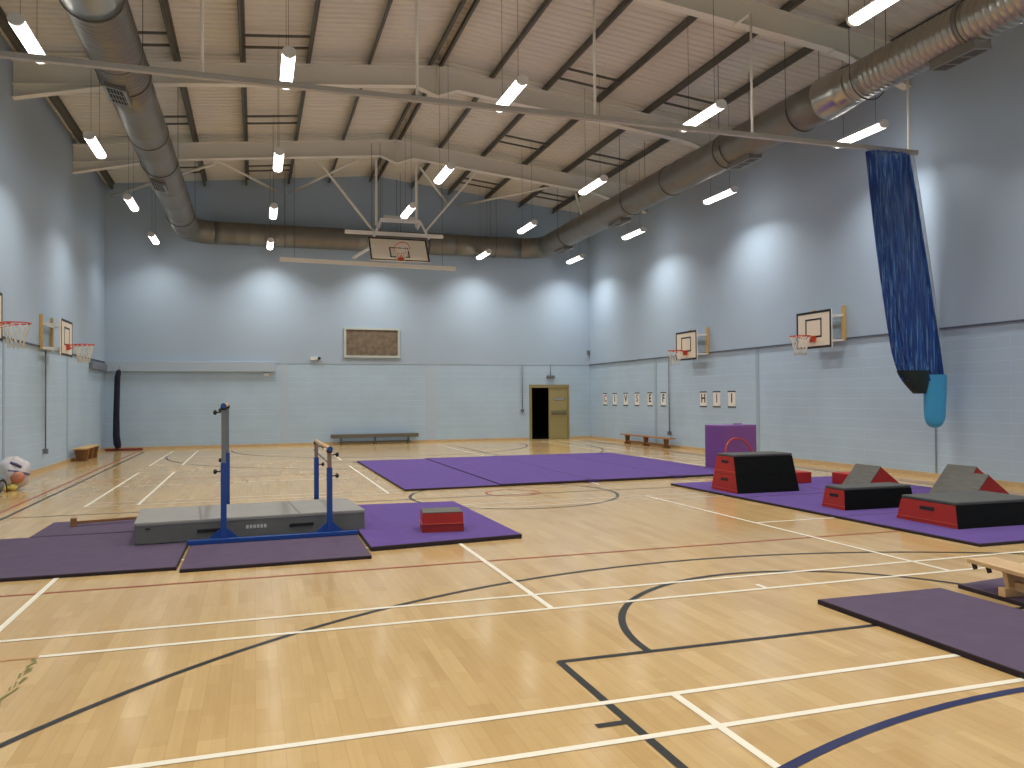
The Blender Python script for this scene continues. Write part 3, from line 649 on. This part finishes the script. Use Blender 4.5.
mat_quad('floor_mat', [(4.21,2.85),(5.46,2.85),(5.42,5.28),(4.22,5.30)], .04, M['matD'], 'plum gym mat at the lower right beside the wooden bench', 'plum mats')
mat_quad('floor_mat', [(5.52,3.0),(7.0,3.1),(6.95,5.5),(5.68,5.34)], .035, M['matD'], 'plum gym mat beyond the wooden bench at the right picture edge', 'plum mats')

# ------------------------------------------------------------------ crash mat
cm = thing('crash_mat', 'thick grey crash mat lying under the blue bars', 'mat', (-.02,10.5,.0355), math.radians(4.2))
m = MB(); m.rbox(-1.31,1.26,-.64,.62,0,.235,.015,0); m.build('body', M['crashSide'], cm)
m = MB(); m.rbox(-1.315,1.265,-.645,.625,.205,.25,.012,0)
for x in (-.62, .48): m.box(x-.012, x+.012, -.63, .61, .25, .252, 1)
m.build('cover', [M['crashTop'], M['seam']], cm)
for x in (-.52, .5): MB().box(x-.14, x+.14, -.652, -.64, .10, .135).build('carry_handle', M['black'], cm)
m = MB()
for i in range(6): m.box(-.13+i*.04, -.102+i*.04, -.6425, -.64, .11, .15)
o = m.build('printed_label', M['label'], cm)
MB().box(-1.2,-1.15,-.643,-.64,.165,.185).build('eyelet', M['black'], cm)

# ------------------------------------------------------------------ bars apparatus
bz0 = .0355
ab = thing('gymnastic_bars', 'blue gymnastic bars with one tall and one low bar over the crash mat', 'gymnastic bars', (0,9.62,bz0), math.radians(1.8))
m = MB(); m.rbox(-.72,1.16,-.035,.035,0,.05,.006); m.build('front_base', M['blue'], ab)
m = MB(); m.rbox(-.6,1.2,1.85,1.92,0,.05,.006); m.build('rear_base', M['blue'], ab)
def post_(x, y_, zb, zt, inner, kx):
    MB().rbox(x-.032,x+.032,y_-.028,y_+.028,.05,zb,.005).build('post', M['blue'], ab)
    MB().rbox(x-.024,x+.024,y_-.02,y_+.02,zb,zt,.004).build('inner_post', inner, ab)
    for s in (-1, 1): MB().prism([(x+s*.03,.05),(x+s*.16,.05),(x+s*.03,.16)], y_-.012, y_+.012, 'XZ').build('gusset', M['blue'], ab)
    for zz in (zb-.1, zt-.05):
        MB().tube([(x+kx*.03,y_,zz),(x+kx*.075,y_,zz)], .008, 8).sphere((x+kx*.09,y_,zz), (.022,.03,.03), 12, 8).build('locking_knob', M['black'], ab)
post_(-.34, .06, .90, 1.52, M['steel'], -1); post_(-.30, 1.85, .90, 1.52, M['steel'], -1)
post_(.84, .06, .80, 1.0, M['pinksteel'], 1); post_(.87, 1.83, .80, 1.0, M['pinksteel'], 1)
for (xa, xb, zz) in ((-.34, -.30, 1.545), (.84, .87, 1.025)):
    m = MB(); m.tube([(xa,-.02,zz),(xb,1.9,zz)], .024, 14); m.build('hand_bar', M['bench'], ab)
    for (x, y_) in ((xa,.06),(xb,1.85)): MB().rbox(x-.032,x+.032,y_-.035,y_+.035,zz-.05,zz-.005,.006).build('bar_clamp', M['black'], ab)
    MB().tube([(xa,-.035,zz),(xa,-.0,zz)], .03, 14).build('bar_end_cap', M['blue'], ab)

wr = thing('wooden_rail', 'thin brown wooden rail lying on the plum mat left of the crash mat', 'rail', (-2.23,11.55,.0355), math.radians(14))
MB().rbox(0,1.35,-.02,.02,.03,.065,.004).build('rail', M['brownleg'], wr); MB().rbox(-.03,.04,-.05,.05,0,.11,.006).build('end_block', M['brownleg'], wr)
MB().rbox(1.28,1.34,-.04,.04,0,.03,.004).build('end_foot', M['brownleg'], wr)

# ------------------------------------------------------------------ small red block
rb = thing('foam_block', 'small dark red two-layer block with grey top on the purple mat', 'block', (2.16,9.57,.0505), math.radians(-8)); rb.scale = (1.2,1.06,1.12)
MB().frustum((-.21,.21,-.2,.2,0),(-.205,.205,-.195,.195,.085),(0,0,0)).build('lower_section', M['darkred'], rb)
MB().box(-.212,.212,-.202,.202,.085,.092).build('seam_band', M['piping'], rb)
MB().frustum((-.205,.205,-.195,.195,.092),(-.2,.2,-.19,.19,.2),(0,0,0)).build('upper_section', M['redv'], rb)
MB().rbox(-.198,.198,-.188,.188,.2,.212,.004).build('top_pad', M['carpetG'], rb)

# ------------------------------------------------------------------ vault boxes
def slot(mb, x, yc, z, w, h, slope, mi=0):   # hand hole plate on the sloping end face (faces -x)
    mb.prism([(yc-w/2,z-h/2),(yc+w/2,z-h/2),(yc+w/2,z+h/2),(yc-w/2,z+h/2)], x-.004, x+.01, 'YZ', mi)
def vault(label, loc, rz, L_, W_, tiers, inL, inW, H):
    r = thing('vault_box', label, 'vault box', loc, rz, 'red and black vault boxes')
    th = (H-.035)/tiers
    for i in range(tiers):
        a = i/tiers; b = (i+1)/tiers
        g = lambda u: (-L_/2+inL*u, L_/2-inL*u, -W_/2+inW*u, W_/2-inW*u)
        p = g(a); q = g(b)
        z0, z1 = i*th, (i+1)*th-.006
        m = MB(); m.frustum((*p,z0), (*q,z1), (0,1,1)); m.build('box_section', [M['redv'], M['blackv']], r)
        if i < tiers-1: MB().box(q[0]+.006,q[1]-.006,q[2]+.006,q[3]-.006,z1,z1+.006).build('joint', M['black'], r)
        s = MB(); zz = z0+th*.68; uu = (zz)/(H); xx = -L_/2+inL*uu; slot(s, xx, 0, zz, min(.22, W_*.34), .045, 0)
        s.build('hand_hole', M['black'], r)
        MB().bar((p[0]-.002+inL*.1,p[2]+.01,z0+.05), (p[0]-.002+inL*.1,p[3]-.01,z0+.05), .006, .008).build('piping', M['piping'], r)
    MB().rbox(-L_/2+inL,L_/2-inL,-W_/2+inW,W_/2-inW,H-.041,H,.012).build('top_pad', mat('dark_grey_pad', (74,76,75), .8), r)
    return r
vault('tall two-tier red and black vault box in front of the purple block', (8.14,11.80,.0355), math.radians(-1), 1.19, .82, 2, .025, .15, .63)
vault('low red and black vault box standing between the tall one and the nearest', (8.43,9.46,.0355), math.radians(-1.5), 1.2, .50, 1, .03, .045, .31)
vault('low wide red and black vault box nearest the camera at the right edge', (8.66,7.95,.0355), math.radians(-1), 1.38, .98, 1, .03, .06, .31)
def wedge(label, x, y0, y1, hw, h, hr=.66):
    r = thing('foam_wedge', label, 'wedge', (x,(y0+y1)/2,.0355), 0, 'grey and red foam wedges'); l = (y1-y0)/2
    MB().prism([(-hw,0),(hr,0),(0,h)], -l+.004, l-.004, 'XZ', 0).build('body', M['redv'], r)
    m = MB(); t_ = .008
    m.add([(-hw-.006,-l,0),(-hw-.006,l,0),(0,l,h+t_),(0,-l,h+t_),(-hw+.004,-l,0),(-hw+.004,l,0),(0,l,h-.004),(0,-l,h-.004)], [(0,1,2,3),(4,7,6,5),(0,3,7,4),(1,5,6,2),(0,4,5,1)], 0)
    m.build('carpet_face', M['carpetG'], r)
wedge('grey carpeted wedge with red end behind the middle low vault box', 9.18, 10.02, 10.56, .43, .50)
wedge('grey carpeted wedge with red end, nearer of the two behind the nearest vault box', 9.62, 8.5, 9.12, .45, .49)
wedge('grey carpeted wedge with red end, farther of the two behind the nearest vault box', 10.52, 9.5, 10.05, .43, .49)
r = thing('foam_block', 'low plain red block just right of the tall vault box', 'block', (9.35,12.58,.0355)); MB().rbox(-.4,.4,-.22,.22,0,.2,.01).build('body', M['redv'], r)
r = thing('foam_block', 'low red block with pale piping half hidden left of the middle wedge', 'block', (10.45,11.98,.0355)); MB().rbox(-.4,.4,-.2,.2,0,.2,.01).build('body', M['redv'], r); MB().bar((-.4,-.202,.05),(.4,-.202,.05),.004,.01).build('piping', M['piping'], r)
cb = thing('foam_cube', 'big purple foam block standing in front of the right wall', 'block', (10.15,15.60,0), math.radians(6))
MB().rbox(-.465,.465,-.32,.32,0,.985,.02).build('body', M['vinylP'], cb)
MB().rbox(-.465,.465,-.32,.32,.965,1.0,.015).build('top_cover', M['vinylTop'], cb)
MB().bar((.1,0,1.0),(.3,.0,1.0),.06,.05).build('carry_strap', M['vinylTop'], cb)
m = MB(); xf = Matrix.Translation((9.98,15.02,.37)) @ Matrix.Rotation(math.radians(-14),4,'X') @ Matrix.Rotation(math.radians(6),4,'Z')
m.tube([xf @ Vector((.36*math.cos(2*PI*i/48),0,.36*math.sin(2*PI*i/48))) for i in range(48)], .019, 10, closed=True)
tag(m.build('exercise_hoop', M['hoop']), 'red plastic hoop leaning against the purple foam block', 'hoop')

# ------------------------------------------------------------------ benches
def bench(label, loc, rz, L_, W_, H, top, leg, nleg=3, rail=True, st=.035, lw=1):      # long axis = local y
    r = thing('gym_bench', label, 'bench', loc, rz)
    MB().rbox(-W_/2,W_/2,-L_/2,L_/2,H-st,H,.006).build('seat', top, r)
    if rail: MB().rbox(-.03,.03,-L_/2+.3,L_/2-.3,.05,.12,.006).build('lower_rail', leg, r)
    for i in range(nleg):
        y_ = -L_/2+.36+(L_-.72)*i/(nleg-1)
        m = MB(); m.prism([(-W_*.26*lw,.07),(W_*.26*lw,.07),(W_*.36*lw,H-st),(-W_*.36*lw,H-st)], y_-.022*lw, y_+.022*lw, 'XZ'); l = m.build('leg', leg, r)
        m = MB(); m.rbox(-W_*.46,W_*.46,y_-.035,y_+.035,0,.07,.006); m.build('foot', leg, l)
    return r
b1 = bench('light wooden gym bench entering at the right picture edge', (5.675,4.24,.0355), math.radians(-8), 2.0, .27, .235, M['bench'], M['bench'], 3)
for x, yy in ((-.11,.95), (-.105,.80)): MB().bar((x,yy,.2),(x,yy+.02,.2),.012,.012).bar((x,yy,.2),(x+.005,yy-.015,.155),.02,.03).build('hook', M['black'], b1)
bench('brown wooden gym bench along the right wall below the posters', (12.45,24.15,0), math.radians(0), 3.5, .26, .33, M['benchD'], M['brownleg'])
bench('dull grey bench standing against the back wall', (4.15,29.2,0), math.radians(90), 3.15, .3, .37, M['greyb'], M['greyb'], st=.13)
bench('short wooden bench seen end-on against the left wall', (-4.52,25.2,0), 0, 2.1, .33, .36, M['pine'], M['brownleg'], 3, lw=1.6)

# ------------------------------------------------------------------ ball bags at the left wall
def lump(seed, a):
    rnd = random.Random(seed); ks = [(rnd.randint(2,5), rnd.random()*6, rnd.randint(2,5), rnd.random()*6) for _ in range(4)]
    return lambda d: 1+sum(a/(i+1)*math.sin(k[0]*math.atan2(d.y,d.x)+k[1])*math.sin(k[2]*math.acos(max(-1,min(1,d.z)))+k[3]) for i, k in enumerate(ks))
r = thing('ball_bag', 'bulging white plastic bag of balls on the floor by the left wall', 'bag', (-4.30,17.05,0)); r.scale = (.95,.95,.93)
MB().sphere((0,.05,.33), (.30,.27,.33), 32, 20, fn=lump(4,.07)).build('bag', M['plasticbag'], r)
MB().sphere((.12,-.15,.27), .13).build('ball_patch', M['balo'], r)
MB().sphere((.05,-.17,.07), .075).sphere((-.07,-.2,.06), .06).build('small_balls', M['baly'], r)
MB().tube([(.0,-.15,.56),(.10,-.15,.52),(.18,-.12,.46)], .028, 8).build('band', M['baln'], r)
MB().tube([(-.02,-.2,.40),(.12,-.2,.38),(.24,-.12,.33),(.28,0,.30)], .028, 8).build('strap', M['baln'], r)
r = thing('kit_bag', 'grey kit bag with black straps at the left picture edge', 'bag', (-4.42,16.35,0)); r.scale = (.62,.62,.75)
MB().sphere((0,0,.25), (.28,.25,.26), 28, 16, fn=lump(9,.08)).build('bag', M['rug'], r)
MB().tube([(.18,-.22,.30),(.26,-.12,.36),(.30,.02,.28),(.31,.1,.12),(.30,.16,.03)], .022, 8).tube([(-.2,-.24,.3),(.0,-.27,.33),(.2,-.2,.31)], .02, 8).build('strap', M['black'], r)

# ------------------------------------------------------------------ world, camera, colour
w = bpy.data.worlds.new('world'); bpy.context.scene.world = w; w.use_nodes = True
w.node_tree.nodes['Background'].inputs[0].default_value = (.5,.5,.5,1); w.node_tree.nodes['Background'].inputs[1].default_value = .0
f, yaw, pitch, roll, h = 799.95, .3109, .0168, -.0079, 1.6487
cy, sy, cp, sp = math.cos(yaw), math.sin(yaw), math.cos(pitch), math.sin(pitch)
fwd = Vector((sy*cp, cy*cp, sp)); right = Vector((cy,-sy,0)); up = right.cross(fwd)
c, s = math.cos(roll), math.sin(roll); r2 = c*right+s*up; u2 = -s*right+c*up
cd = bpy.data.cameras.new('camera'); cam = bpy.data.objects.new('camera', cd); col.objects.link(cam)
cd.sensor_fit = 'HORIZONTAL'; cd.sensor_width = 36; cd.lens = f/1024*36; cd.clip_start = .05; cd.clip_end = 200
Mx = Matrix((( r2.x,u2.x,-fwd.x,0),(r2.y,u2.y,-fwd.y,0),(r2.z,u2.z,-fwd.z,h),(0,0,0,1))); cam.matrix_world = Mx
sc = bpy.context.scene; sc.camera = cam
sc.view_settings.view_transform = 'Standard'; sc.view_settings.look = 'None'; sc.view_settings.gamma = 1; sc.view_settings.use_curve_mapping = False
sc.view_settings.exposure = -0.1
